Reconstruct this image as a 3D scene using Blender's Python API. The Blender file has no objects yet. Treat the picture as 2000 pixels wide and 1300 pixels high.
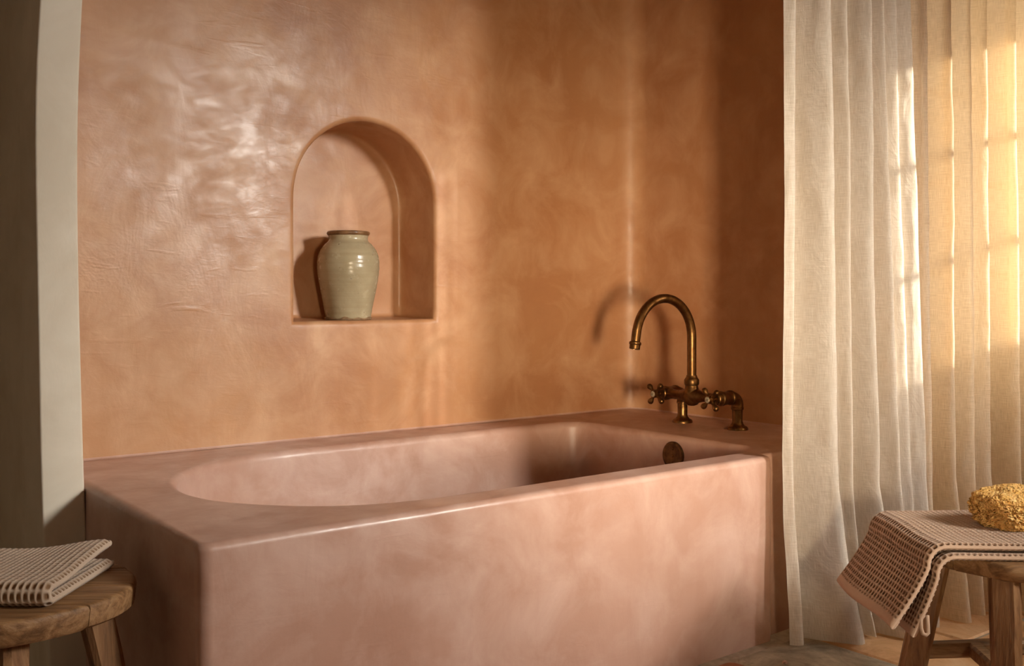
import bpy, bmesh, math, random
import numpy as np
from mathutils import Vector, Matrix, noise

random.seed(4)
rng = np.random.default_rng(4)
S = bpy.context.scene
COL = S.collection

# ------------------------------------------------------------------ camera
# world axes: X along the tub, Y towards the niche wall, Z up; origin at the
# tub's front left foot.
YAW = math.radians(-37.71)
CAM = Vector((-0.7695, -2.079, 1.13))
cd = bpy.data.cameras.new('camera')
cam = bpy.data.objects.new('camera', cd)
COL.objects.link(cam)
cam.location = CAM
cam.rotation_euler = (math.pi / 2, 0, YAW)
cd.sensor_width = 36
cd.lens = 36 * 1952 / 2000
cd.shift_y = -0.037
cd.clip_start = 0.02
S.camera = cam

# ------------------------------------------------------------------ light
S.view_settings.view_transform = 'Standard'
S.view_settings.look = 'None'
S.view_settings.exposure = 0.0
S.view_settings.gamma = 1.0
S.view_settings.use_curve_mapping = False

W = bpy.data.worlds.new('sky')
S.world = W
W.use_nodes = True
wb = W.node_tree.nodes['Background']
wb.inputs[0].default_value = (1.0, 0.86, 0.68, 1)
wb.inputs[1].default_value = 0.5

SUN_DIR = Vector((-0.6, 0.7, -0.18)).normalized()
sd = bpy.data.lights.new('sun', 'SUN')
sd.energy = 18.0
sd.color = (1.0, 0.89, 0.72)
sd.angle = math.radians(0.9)
so = bpy.data.objects.new('sun', sd)
COL.objects.link(so)
so.location = (6, -4, 3)
so.rotation_euler = SUN_DIR.to_track_quat('-Z', 'Y').to_euler()


def area(name, loc, target, sx, sy, watts, color, spread=180):
    l = bpy.data.lights.new(name, 'AREA')
    l.shape = 'RECTANGLE'
    l.size, l.size_y = sx, sy
    l.energy = watts
    l.color = color
    l.spread = math.radians(spread)
    o = bpy.data.objects.new(name, l)
    COL.objects.link(o)
    o.location = loc
    o.rotation_euler = (Vector(target) - Vector(loc)).to_track_quat('-Z', 'Y').to_euler()
    return o


# daylight of the two windows in the wall behind the camera and of the
# window behind the sheer curtain
area('daylight_main', (2.42, -3.22, 2.30), (0.70, 1.0, 0.64), 0.38, 0.80, 24, (1.0, 0.96, 0.88), 60)
area('daylight_second', (-0.40, -3.22, 0.98), (2.40, 1.2, 1.25), 0.36, 0.55, 11, (1.0, 0.80, 0.55), 36)
area('daylight_curtain', (3.27, 0.27, 1.62), (2.9, -0.75, 1.62), 0.8, 1.4, 15, (1.0, 0.86, 0.66), 150)
area('added_fill_side', (3.74, -2.62, 1.45), (2.75, -0.3, 0.75), 0.55, 1.2, 6.0, (1.0, 0.96, 0.90), 34)  # fill lamp and its wall opening, added to lift the stool shadows
area('added_fill_left', (-2.62, -1.0, 1.7), (0.0, 0.4, 0.5), 1.5, 1.5, 1.5, (1.0, 0.74, 0.46), 130)  # weak fill lamp and opening, added to brighten left-facing sides


# ------------------------------------------------------------------ materials
def srgb(r, g, b):
    f = lambda c: (c / 255 / 12.92) if c / 255 <= 0.04045 else ((c / 255 + 0.055) / 1.055) ** 2.4
    return (f(r), f(g), f(b), 1)


class NT:
    def __init__(self, name):
        self.m = bpy.data.materials.new(name)
        self.m.use_nodes = True
        self.t = self.m.node_tree
        self.t.nodes.clear()
        self.out = self.n('ShaderNodeOutputMaterial')

    def n(self, typ, **kw):
        nd = self.t.nodes.new(typ)
        for k, v in kw.items():
            setattr(nd, k, v)
        return nd

    def l(self, a, b):
        self.t.links.new(a, b)

    def coords(self, kind='Object', scale=(1, 1, 1), rot=(0, 0, 0)):
        c = self.n('ShaderNodeTexCoord')
        mp = self.n('ShaderNodeMapping')
        mp.inputs['Scale'].default_value = scale
        mp.inputs['Rotation'].default_value = rot
        self.l(c.outputs[kind], mp.inputs['Vector'])
        return mp.outputs[0]

    def noise(self, vec, scale, detail=4, rough=0.5, dist=0.0, ntype=None):
        nd = self.n('ShaderNodeTexNoise')
        if ntype:
            nd.noise_type = ntype
        nd.inputs['Scale'].default_value = scale
        nd.inputs['Detail'].default_value = detail
        nd.inputs['Roughness'].default_value = rough
        nd.inputs['Distortion'].default_value = dist
        self.l(vec, nd.inputs['Vector'])
        return nd.outputs['Fac']

    def ramp(self, fac, stops, interp='LINEAR'):
        r = self.n('ShaderNodeValToRGB')
        r.color_ramp.interpolation = interp
        els = r.color_ramp.elements
        while len(els) < len(stops):
            els.new(0.5)
        for e, (p, c) in zip(els, stops):
            e.position = p
            e.color = c if len(c) == 4 else (*c, 1)
        self.l(fac, r.inputs[0])
        return r.outputs[0]

    def rng(self, fac, a, b, c, d):
        r = self.n('ShaderNodeMapRange')
        for i, v in zip((1, 2, 3, 4), (a, b, c, d)):
            r.inputs[i].default_value = v
        self.l(fac, r.inputs[0])
        return r.outputs[0]

    def math(self, op, a, b):
        m = self.n('ShaderNodeMath', operation=op)
        for i, v in enumerate((a, b)):
            if isinstance(v, (int, float)):
                m.inputs[i].default_value = v
            else:
                self.l(v, m.inputs[i])
        return m.outputs[0]

    def mix(self, fac, a, b, blend='MIX'):
        m = self.n('ShaderNodeMix', data_type='RGBA', blend_type=blend)
        for i, v in ((0, fac), (6, a), (7, b)):
            if isinstance(v, (int, float)):
                m.inputs[i].default_value = v
            elif isinstance(v, tuple):
                m.inputs[i].default_value = v
            else:
                self.l(v, m.inputs[i])
        return m.outputs[2]

    def bump(self, h, strength, dist, normal=None):
        b = self.n('ShaderNodeBump')
        b.inputs['Strength'].default_value = strength
        b.inputs['Distance'].default_value = dist
        self.l(h, b.inputs['Height'])
        if normal is not None:
            self.l(normal, b.inputs['Normal'])
        return b.outputs[0]

    def principled(self, color, rough, normal=None, metallic=0.0, spec=0.5, coat=0.0, coat_rough=0.2, connect=True):
        p = self.n('ShaderNodeBsdfPrincipled')
        for key, v in (('Base Color', color), ('Roughness', rough), ('Metallic', metallic)):
            if isinstance(v, (int, float, tuple)):
                p.inputs[key].default_value = v
            else:
                self.l(v, p.inputs[key])
        p.inputs['Specular IOR Level'].default_value = spec
        p.inputs['Coat Weight'].default_value = coat
        p.inputs['Coat Roughness'].default_value = coat_rough
        if normal is not None:
            self.l(normal, p.inputs['Normal'])
        if connect:
            self.l(p.outputs[0], self.out.inputs[0])
        return p


def tadelakt(name, ca, cb, cc, r0=0.34, r1=0.56, bump=1.0, spec=0.5):
    """burnished lime plaster: cloudy pigment, uneven polish, trowel marks"""
    t = NT(name)
    v = t.coords()
    n1 = t.noise(v, 1.3, 5, 0.55, 0.3)
    col = t.ramp(n1, [(0.30, ca), (0.70, cb)])
    n2 = t.noise(v, 5.0, 8, 0.60, 0.5)
    col = t.mix(t.rng(n2, 0.42, 0.70, 0.0, 0.75), col, cc)
    n3 = t.noise(t.coords(scale=(9, 9, 1.1)), 1.6, 6, 0.6, 0.3)
    col = t.mix(t.rng(n3, 0.5, 0.8, 0.0, 0.25), col, ca)
    nf = t.noise(t.coords(scale=(1, 1, 2.6)), 24, 5, 0.65, 0.4)
    col = t.mix(t.rng(nf, 0.35, 0.7, 0.0, 0.12), col, cb)
    # uneven polish
    n4 = t.noise(v, 3.6, 4, 0.55, 1.2)
    n5 = t.noise(t.coords(scale=(1, 1, 1.8), rot=(0.2, 0.6, 0)), 11, 5, 0.6, 0.8)
    pol = t.math('ADD', t.math('MULTIPLY', n4, 0.6), t.math('MULTIPLY', n5, 0.4))
    rough = t.rng(pol, 0.40, 0.60, r0, r1)
    # trowel relief
    b1 = t.noise(v, 2.2, 2, 0.4, 0.2)
    n = t.bump(b1, 0.11 * bump, 0.05)
    b2 = t.noise(t.coords(scale=(1, 1, 0.55), rot=(0.2, 0.7, 0.1)), 7.0, 4, 0.55, 0.9)
    n = t.bump(b2, 0.105 * bump, 0.020, n)
    b3 = t.noise(t.coords(scale=(1, 1, 2.2), rot=(0.1, -0.3, 0)), 22, 6, 0.65, 0.8)
    n = t.bump(b3, 0.09 * bump, 0.007, n)
    # short drags of the trowel
    b4 = t.noise(t.coords(scale=(1.0, 1.0, 5.0), rot=(0, 0.5, 0)), 5, 3, 0.5, 0.6)
    n = t.bump(t.rng(b4, 0.62, 0.72, 0, 1), 0.09 * bump, 0.004, n)
    t.principled(col, rough, n, spec=spec)
    return t.m


M = {}
M['wall'] = tadelakt('terracotta_plaster', srgb(164, 112, 75), srgb(188, 140, 99), srgb(202, 160, 123), 0.30, 0.50, spec=0.42)
M['tub'] = tadelakt('pink_plaster', srgb(168, 126, 106), srgb(189, 152, 135), srgb(207, 176, 161), 0.30, 0.50)

# cream limewash
t = NT('cream_limewash')
v = t.coords()
c = t.ramp(t.noise(v, 3, 6, 0.6, 0.6), [(0.3, srgb(206, 194, 174)), (0.7, srgb(226, 217, 200))])
n = t.bump(t.noise(t.coords(scale=(1, 1, 0.35)), 14, 5, 0.6, 0.5), 0.12, 0.012)
t.principled(c, 0.7, n, spec=0.3)
M['cream'] = t.m

t = NT('brown_limewash')
v = t.coords()
c = t.ramp(t.noise(v, 3, 6, 0.6, 0.6), [(0.3, srgb(190, 164, 134)), (0.7, srgb(206, 184, 154))])
t.principled(c, 0.75, t.bump(t.noise(v, 14, 5, 0.6, 0.5), 0.1, 0.01), spec=0.3)
M['room'] = t.m

# linen
def linen(name, ca, cb, transl, transp):
    t = NT(name)
    uv = t.coords('UV')
    wx = t.noise(t.coords('UV', scale=(620, 22, 1)), 1, 3, 0.6)
    wy = t.noise(t.coords('UV', scale=(22, 620, 1)), 1, 3, 0.6)
    weave = t.math('ADD', t.math('MULTIPLY', wx, 0.5), t.math('MULTIPLY', wy, 0.5))
    big = t.noise(uv, 5, 4, 0.5)
    col = t.ramp(weave, [(0.38, ca), (0.60, cb)])
    col = t.mix(t.rng(big, 0.4, 0.7, 0, 0.25), col, ca)
    nm = t.bump(weave, 0.35, 0.0012)
    nm = t.bump(t.noise(t.coords('UV', scale=(7, 3.5, 1)), 1.6, 4, 0.55, 0.8), 0.45, 0.012, nm)
    d = t.n('ShaderNodeBsdfDiffuse')
    t.l(col, d.inputs[0]); t.l(nm, d.inputs['Normal'])
    tr = t.n('ShaderNodeBsdfTranslucent')
    warm = t.mix(0.55, col, srgb(240, 205, 150))
    t.l(warm, tr.inputs[0]); t.l(nm, tr.inputs['Normal'])
    ms = t.n('ShaderNodeMixShader')
    ms.inputs[0].default_value = transl
    t.l(d.outputs[0], ms.inputs[1]); t.l(tr.outputs[0], ms.inputs[2])
    if transp:
        tp = t.n('ShaderNodeBsdfTransparent')
        m2 = t.n('ShaderNodeMixShader')
        gaps = t.rng(weave, 0.36, 0.56, transp * 1.8, transp * 0.4)
        t.l(gaps, m2.inputs[0])
        t.l(ms.outputs[0], m2.inputs[1]); t.l(tp.outputs[0], m2.inputs[2])
        ms = m2
    t.l(ms.outputs[0], t.out.inputs[0])
    return t.m


M['linen'] = linen('heavy_linen', srgb(190, 179, 163), srgb(222, 214, 202), 0.30, 0)
M['sheer'] = linen('sheer_linen', srgb(206, 190, 164), srgb(232, 221, 202), 0.52, 0.08)

# old brass
t = NT('aged_brass')
v = t.coords()
pat = t.noise(v, 22, 6, 0.65, 0.8)
c = t.ramp(pat, [(0.3, srgb(78, 54, 30)), (0.55, srgb(122, 88, 52)), (0.8, srgb(152, 116, 74))])
t.principled(c, t.rng(pat, 0.3, 0.7, 0.48, 0.30), t.bump(t.noise(v, 120, 3), 0.06, 0.002), metallic=1.0)
M['brass'] = t.m
t = NT('dark_bronze')
c = t.ramp(t.noise(t.coords(), 40, 5, 0.6), [(0.3, srgb(58, 40, 24)), (0.7, srgb(120, 88, 54))])
t.principled(c, 0.42, metallic=0.9)
M['bronze'] = t.m
t = NT('enamel')
c = t.ramp(t.noise(t.coords(), 160, 2), [(0.4, srgb(150, 134, 110)), (0.7, srgb(172, 158, 134))])
t.principled(c, 0.25)
M['enamel'] = t.m
t = NT('ink')
t.principled(t.ramp(t.noise(t.coords(), 90, 2), [(0.3, srgb(58, 44, 34)), (0.7, srgb(84, 66, 50))]), 0.5)
M['ink'] = t.m

# stoneware glaze
t = NT('stoneware_glaze')
v = t.coords()
c = t.ramp(t.noise(v, 7, 5, 0.6, 0.4), [(0.3, srgb(148, 134, 106)), (0.7, srgb(176, 163, 134))])
rings = t.noise(t.coords(scale=(1, 1, 60)), 1.2, 3, 0.5)
c = t.mix(t.rng(rings, 0.5, 0.75, 0, 0.3), c, srgb(138, 118, 86))
spk = t.noise(v, 62, 2, 0.5)
c = t.mix(t.rng(spk, 0.70, 0.74, 0, 0.75), c, srgb(84, 58, 36))
nm = t.bump(rings, 0.25, 0.004)
nm = t.bump(t.noise(v, 90, 3, 0.6), 0.16, 0.003, nm)
t.principled(c, t.rng(t.noise(v, 30, 3), 0.3, 0.7, 0.16, 0.30), nm)
M['glaze'] = t.m
t = NT('brown_glaze')
t.principled(t.ramp(t.noise(t.coords(), 30, 4), [(0.3, srgb(92, 62, 38)), (0.7, srgb(142, 108, 74))]), 0.3)
M['rim'] = t.m
t = NT('bare_clay')
t.principled(t.ramp(t.noise(t.coords(), 60, 4), [(0.3, srgb(110, 84, 58)), (0.7, srgb(146, 116, 84))]), 0.85)
M['clay'] = t.m


def wood(name, ca, cb, cc, axis=0, scale=1.0):
    t = NT(name)
    s = [16 * scale] * 3
    s[axis] = 1.6 * scale
    v = t.coords(scale=tuple(s))
    g = t.noise(v, 1.6, 6, 0.62, 1.4)
    fine = t.noise(t.coords(scale=tuple(x * (5 if i != axis else 2) for i, x in enumerate(s))), 1.5, 4, 0.6, 0.3)
    c = t.ramp(g, [(0.28, ca), (0.5, cb), (0.74, cc)])
    c = t.mix(t.rng(fine, 0.5, 0.78, 0, 0.65), c, ca)
    kn = t.noise(t.coords(), 9, 3, 0.5, 1.0)
    c = t.mix(t.rng(kn, 0.62, 0.76, 0, 0.7), c, ca)
    nm = t.bump(fine, 0.35, 0.004)
    nm = t.bump(g, 0.35, 0.01, nm)
    t.principled(c, t.rng(fine, 0.3, 0.7, 0.42, 0.62), nm, spec=0.4)
    return t.m


M['wood_seat'] = wood('weathered_elm', srgb(96, 66, 40), srgb(150, 112, 74), srgb(184, 146, 104), 0)
M['wood_leg'] = wood('weathered_elm_leg', srgb(92, 60, 36), srgb(142, 102, 66), srgb(174, 134, 94), 2)


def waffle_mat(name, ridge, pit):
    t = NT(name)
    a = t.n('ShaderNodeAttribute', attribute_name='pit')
    c = t.mix(t.rng(a.outputs['Fac'], 0.1, 0.9, 0, 1), ridge, pit)  # pits darker: brown yarn tone plus recess shade put into the colour
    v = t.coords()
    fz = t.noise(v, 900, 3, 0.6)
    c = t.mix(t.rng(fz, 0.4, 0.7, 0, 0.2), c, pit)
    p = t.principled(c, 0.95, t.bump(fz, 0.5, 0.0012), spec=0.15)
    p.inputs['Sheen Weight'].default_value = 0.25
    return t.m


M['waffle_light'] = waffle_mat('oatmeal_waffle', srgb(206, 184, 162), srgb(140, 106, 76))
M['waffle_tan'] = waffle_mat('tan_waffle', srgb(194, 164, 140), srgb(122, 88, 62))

t = NT('sea_sponge')
v = t.coords()
a = t.n('ShaderNodeAttribute', attribute_name='pit')
c = t.ramp(t.noise(v, 30, 5, 0.6), [(0.3, srgb(220, 168, 92)), (0.7, srgb(240, 200, 132))])
c = t.mix(t.rng(a.outputs['Fac'], 0.2, 1.0, 0, 0.7), c, srgb(172, 112, 46))
vo = t.n('ShaderNodeTexVoronoi')
vo.inputs['Scale'].default_value = 120
wv = t.n('ShaderNodeVectorMath', operation='ADD')
nz = t.n('ShaderNodeTexNoise'); nz.inputs['Scale'].default_value = 60
sc = t.n('ShaderNodeVectorMath', operation='SCALE'); sc.inputs['Scale'].default_value = 0.004
t.l(v, nz.inputs['Vector']); t.l(nz.outputs['Color'], sc.inputs[0]); t.l(v, wv.inputs[0]); t.l(sc.outputs[0], wv.inputs[1])
t.l(wv.outputs[0], vo.inputs['Vector'])
hole = t.rng(vo.outputs['Distance'], 0.1, 0.55, 0, 1)
c = t.mix(t.rng(hole, 0, 0.7, 0.55, 0), c, srgb(160, 104, 42))
nm = t.bump(hole, 0.7, 0.005)
nm = t.bump(t.noise(v, 300, 4, 0.7), 0.6, 0.002, nm)
p = t.principled(c, 0.95, nm, spec=0.1)
p.inputs['Subsurface Weight'].default_value = 0.15
p.inputs['Subsurface Radius'].default_value = (0.02, 0.012, 0.005)
M['sponge'] = t.m


def tile_mat(name, ca, cb, cc, rough=0.6):
    t = NT(name)
    oi = t.n('ShaderNodeObjectInfo')
    ad = t.n('ShaderNodeVectorMath', operation='ADD')
    cm = t.n('ShaderNodeCombineXYZ')
    t.l(t.math('MULTIPLY', oi.outputs['Random'], 37.0), cm.inputs[0])
    t.l(t.coords(), ad.inputs[0]); t.l(cm.outputs[0], ad.inputs[1])
    v = ad.outputs[0]
    c = t.ramp(t.noise(v, 5, 7, 0.65, 1.2), [(0.32, ca), (0.52, cb), (0.7, cc)])
    c = t.mix(t.rng(t.noise(v, 26, 5, 0.7, 1), 0.52, 0.7, 0, 0.5), c, ca)
    nm = t.bump(t.noise(v, 18, 6, 0.65, 0.8), 0.4, 0.008)
    t.principled(c, rough, nm, spec=0.35)
    return t.m


M['tile_tan'] = tile_mat('tan_terracotta', srgb(190, 142, 98), srgb(220, 176, 130), srgb(234, 200, 160), 0.5)
M['tile_red'] = tile_mat('red_terracotta', srgb(146, 88, 60), srgb(178, 116, 82), srgb(196, 140, 104), 0.5)
M['tile_grey'] = tile_mat('grey_stone', srgb(120, 112, 96), srgb(170, 160, 140), srgb(208, 198, 176), 0.55)
t = NT('grout')
t.principled(t.ramp(t.noise(t.coords(), 40, 5), [(0.3, srgb(168, 154, 136)), (0.7, srgb(200, 188, 170))]), 0.9)
M['grout'] = t.m
t = NT('window_paint')
t.principled(t.ramp(t.noise(t.coords(), 12, 4), [(0.3, srgb(150, 120, 90)), (0.7, srgb(176, 146, 112))]), 0.5)
M['paint'] = t.m


# ------------------------------------------------------------------ helpers
def link(name, verts, faces, mat, parent=None, smooth=True, uvs=None, attr=None):
    me = bpy.data.meshes.new(name)
    me.from_pydata([tuple(map(float, p)) for p in verts], [], faces)
    me.materials.append(mat)
    if smooth:
        me.polygons.foreach_set('use_smooth', [True] * len(me.polygons))
    if attr is not None:
        at = me.attributes.new('pit', 'FLOAT', 'POINT')
        at.data.foreach_set('value', np.asarray(attr, dtype=np.float32).ravel())
    if uvs is not None:
        ul = me.uv_layers.new(name='UVMap')
        idx = np.empty(len(me.loops), dtype=np.int32)
        me.loops.foreach_get('vertex_index', idx)
        ul.data.foreach_set('uv', np.asarray(uvs, dtype=np.float32)[idx].ravel())
    me.update()
    o = bpy.data.objects.new(name, me)
    COL.objects.link(o)
    if parent:
        o.parent = parent
    return o


def from_bm(name, bm, mat, parent=None, smooth=False):
    me = bpy.data.meshes.new(name)
    bm.normal_update()
    bm.to_mesh(me)
    bm.free()
    me.materials.append(mat)
    if smooth:
        me.polygons.foreach_set('use_smooth', [True] * len(me.polygons))
    o = bpy.data.objects.new(name, me)
    COL.objects.link(o)
    if parent:
        o.parent = parent
    return o


def structure(o):
    o['kind'] = 'structure'
    return o


def tag(o, label, cat, group=None):
    o['label'] = label
    o['category'] = cat
    if group:
        o['group'] = group
    return o


def empty(name, loc=(0, 0, 0), rz=0.0):
    o = bpy.data.objects.new(name, None)
    o.empty_display_size = 0.05
    COL.objects.link(o)
    o.location = loc
    o.rotation_euler = (0, 0, rz)
    return o


def add_box(bm, x0, x1, y0, y1, z0, z1):
    vs = [bm.verts.new(p) for p in ((x0, y0, z0), (x1, y0, z0), (x1, y1, z0), (x0, y1, z0),
                                    (x0, y0, z1), (x1, y0, z1), (x1, y1, z1), (x0, y1, z1))]
    for f in ((3, 2, 1, 0), (4, 5, 6, 7), (0, 1, 5, 4), (1, 2, 6, 5), (2, 3, 7, 6), (3, 0, 4, 7)):
        bm.faces.new([vs[i] for i in f])


def boxes(name, lst, mat, parent=None, bevel=0.0):
    bm = bmesh.new()
    for b in lst:
        add_box(bm, *b)
    if bevel:
        bmesh.ops.bevel(bm, geom=bm.edges[:], offset=bevel, segments=2, affect='EDGES', profile=0.5)
    return from_bm(name, bm, mat, parent)


def lathe(profile, n=40, mat4=None):
    """profile of (r, h) about +Z, moved by mat4"""
    V, F = [], []
    for r, h in profile:
        for k in range(n):
            a = 2 * math.pi * k / n
            V.append(Vector((r * math.cos(a), r * math.sin(a), h)))
    for i in range(len(profile) - 1):
        for k in range(n):
            k2 = (k + 1) % n
            F.append((i * n + k, i * n + k2, (i + 1) * n + k2, (i + 1) * n + k))
    if profile[0][0] > 1e-5:
        F.append(tuple(reversed(range(n))))
    if profile[-1][0] > 1e-5:
        F.append(tuple((len(profile) - 1) * n + k for k in range(n)))
    if mat4 is not None:
        V = [mat4 @ p for p in V]
    return V, F


def tube(path, radii, n=24):
    P = [Vector(p) for p in path]
    if isinstance(radii, (int, float)):
        radii = [radii] * len(P)
    V, F = [], []
    T = (P[1] - P[0]).normalized()
    up = Vector((0, 0, 1)) if abs(T.z) < 0.9 else Vector((0, 1, 0))
    N = (up - up.dot(T) * T).normalized()
    for i, p in enumerate(P):
        if i == 0:
            T = (P[1] - P[0])
        elif i == len(P) - 1:
            T = (P[-1] - P[-2])
        else:
            T = (P[i + 1] - P[i - 1])
        T.normalize()
        N = (N - N.dot(T) * T).normalized()
        B = T.cross(N)
        for k in range(n):
            a = 2 * math.pi * k / n
            V.append(p + float(radii[i]) * (math.cos(a) * N + math.sin(a) * B))
    for i in range(len(P) - 1):
        for k in range(n):
            k2 = (k + 1) % n
            F.append((i * n + k, i * n + k2, (i + 1) * n + k2, (i + 1) * n + k))
    F.append(tuple(reversed(range(n))))
    F.append(tuple((len(P) - 1) * n + k for k in range(n)))
    return V, F


def merge(*vf):
    V, F = [], []
    for v, f in vf:
        o = len(V)
        V += list(v)
        F += [tuple(i + o for i in q) for q in f]
    return V, F


def smooth_sharp(o, deg=35):
    """smooth shading that keeps real edges crisp"""
    me = o.data
    bm = bmesh.new()
    bm.from_mesh(me)
    for e in bm.edges:
        if len(e.link_faces) == 2 and e.calc_face_angle(0) > math.radians(deg):
            e.smooth = False
    bm.to_mesh(me)
    bm.free()
    return o


def axis_mat(origin, zdir):
    q = Vector(zdir).to_track_quat('Z', 'Y')
    return Matrix.Translation(Vector(origin)) @ q.to_matrix().to_4x4()


def sstep(a, b, x):
    t = np.clip((x - a) / (b - a), 0, 1)
    return t * t * (3 - 2 * t)


# ------------------------------------------------------------------ the room
CEIL = 3.0
YB = 1.29          # niche wall
XR = 2.55          # end wall of the alcove
RC = 0.10          # rounded room corner
ZDECK = 0.6        # height of the tub deck


def fill_between(bm, loops):
    es = []
    for lp in loops:
        for i in range(len(lp)):
            a, b = lp[i], lp[(i + 1) % len(lp)]
            e = bm.edges.get((a, b)) or bm.edges.new((a, b))
            es.append(e)
    bmesh.ops.triangle_fill(bm, edges=es, use_beauty=True, normal=Vector((0, 0, 0)))


def ring_faces(bm, A, B):
    for i in range(len(A)):
        j = (i + 1) % len(A)
        try:
            bm.faces.new((A[i], A[j], B[j], B[i]))
        except ValueError:
            pass


# back wall with the arched niche
NX0, NX1, NZ0, NSP = 0.835, 1.445, 1.034, 1.491
NCX, NR = (NX0 + NX1) / 2, (NX1 - NX0) / 2


def niche_outline(off):
    pts = []
    r = 0.012
    x0, x1, z0 = NX0 - off, NX1 + off, NZ0 - off
    for k in range(13):
        pts.append((x0 + (x1 - x0) * k / 12, z0))
    for k in range(1, 10):
        pts.append((x1, z0 + (NSP - z0) * k / 10))
    for k in range(49):
        a = math.pi * k / 48
        pts.append((NCX + (NR + off) * math.cos(a), NSP + (NR + off) * math.sin(a)))
    for k in range(1, 10):
        pts.append((x0, NSP + (z0 - NSP) * k / 10))
    return pts


bm = bmesh.new()
rb, ND = 0.020, 0.255
prof = [(rb + 0.012, 0.0)] + [(rb * (1 - math.sin(a)), rb * (1 - math.cos(a))) for a in np.linspace(0, math.pi / 2, 8)]
prof += [(0, 0.05), (0, 0.12), (-0.004, 0.20), (-0.006, ND - 0.012), (-0.012, ND - 0.003), (-0.022, ND), (-0.04, ND)]
rings = []
for off, dy in prof:
    rings.append([bm.verts.new((x + 0.0015 * noise.noise((x * 6, z * 6, 1.0)), YB + dy, z + 0.0015 * noise.noise((x * 6, z * 6, 9.0)))) for x, z in niche_outline(off)])
for A, B in zip(rings, rings[1:]):
    ring_faces(bm, A, B)
bm.faces.new(rings[-1])
X0W, X1W = -0.03, XR - RC
outer = [bm.verts.new(p) for p in ((X0W, YB, 0.599), (X1W - 0.02, YB, 0.599), (X1W - 0.02, YB, CEIL), (X0W, YB, CEIL))]
fill_between(bm, [outer, rings[0]])
# rounded corner towards the end wall
cs = [(X1W - 0.02, YB)] + [(X1W + RC * math.sin(a), YB - RC + RC * math.cos(a)) for a in np.linspace(0, math.pi / 2, 17)] + [(XR, YB - RC - 0.02)]
lo, hi = [outer[1]], [outer[2]]
for x, y in cs[1:]:
    lo.append(bm.verts.new((x, y, 0.599)))
    hi.append(bm.verts.new((x, y, CEIL)))
for i in range(len(lo) - 1):
    bm.faces.new((lo[i], lo[i + 1], hi[i + 1], hi[i]))
bmesh.ops.recalc_face_normals(bm, faces=bm.faces[:])
wall_back = structure(from_bm('wall_back', bm, M['wall'], smooth=True))
wall_back['label'] = 'terracotta polished plaster wall with an arched niche above the tub'

# outer shell behind the plaster keeps the daylight out
structure(boxes('wall_outer', [(-2.6, 3.0, 2.25, 2.4, 0, CEIL)], M['room']))
structure(boxes('wall_right', [(XR, XR + 0.12, 0.12, YB - RC - 0.02, ZDECK, CEIL)], M['wall']))
structure(boxes('wall_pier', [(XR + 0.12, XR + 0.3, 0.2, 2.3, 0, CEIL)], M['wall']))
structure(boxes('wall_left', [(-0.09, -0.03, 1.05, 2.3, 0, CEIL)], M['cream']))
structure(boxes('wall_far_left', [(-2.6, -2.5, -3.3, -1.8, 0, CEIL), (-2.6, -2.5, -0.2, 2.4, 0, CEIL), (-2.6, -2.5, -1.8, -0.2, 0, 0.9), (-2.6, -2.5, -1.8, -0.2, 2.5, CEIL)], M['room']))
structure(boxes('ceiling', [(-2.7, 3.85, -3.4, 2.45, CEIL, CEIL + 0.12)], M['room']))
# wall behind the camera, with two window openings
FY0, FY1 = -3.2, -3.0
structure(boxes('wall_front', [
    (-2.6, -0.65, FY0, FY1, 0, CEIL), (-0.65, -0.15, FY0, FY1, 0, 0.65), (-0.65, -0.15, FY0, FY1, 1.32, CEIL),
    (-0.15, 2.04, FY0, FY1, 0, CEIL), (2.04, 2.80, FY0, FY1, 0, 1.84), (2.04, 2.80, FY0, FY1, 2.76, CEIL),
    (2.80, 3.75, FY0, FY1, 0, CEIL)], M['room']))
# unseen slabs added outside to keep the sun out of the lamp openings
structure(boxes('added_sun_block', [(3.2, 3.4, -8.0, -3.2, 0, 4.5), (3.95, 4.05, -5.0, -2.56, 0, 4.5)], M['room']))
# right wall with the sunny window
SX0, SX1 = 3.55, 3.70
sy0, sy1, sz0, sz1 = -2.10, -1.05, 1.17, 2.30
structure(boxes('wall_side', [
    (SX0, SX1, -3.05, -2.92, 0, CEIL), (SX0, SX1, -2.92, -2.32, 0, 0.8), (SX0, SX1, -2.92, -2.32, 2.1, CEIL), (SX0, SX1, -2.32, sy0, 0, CEIL), (SX0, SX1, sy1, -0.1, 0, CEIL),
    (SX0, SX1, sy0, sy1, 0, sz0), (SX0, SX1, sy0, sy1, sz1, CEIL)], M['room']))
w1 = structure(empty('window_1', (SX0 + 0.06, (sy0 + sy1) / 2, sz0)))
hw, hh = (sy1 - sy0) / 2, sz1 - sz0
boxes('window_frame', [(-0.02, 0.02, -hw, -hw + 0.03, 0, hh), (-0.02, 0.02, hw - 0.03, hw, 0, hh),
                       (-0.02, 0.02, -hw, hw, 0, 0.03), (-0.02, 0.02, -hw, hw, hh - 0.03, hh)], M['paint'], w1)
boxes('muntin', [(-0.012, 0.012, -hw + 0.03, hw - 0.03, 0.385, 0.41)], M['paint'], w1)
boxes('muntin', [(-0.012, 0.012, -hw + 0.03, hw - 0.03, 0.755, 0.78)], M['paint'], w1)
# unseen boards added to cut the sun into strips on the curtains
yc = (sy0 + sy1) / 2
for b0, b1 in ((sy0, -1.765), (-1.675, -1.545), (-1.480, -1.40)):
    boxes('added_sun_mask', [(-0.018, -0.008, b0 - yc, b1 - yc, 0.0, hh)], M['paint'], w1)

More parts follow.
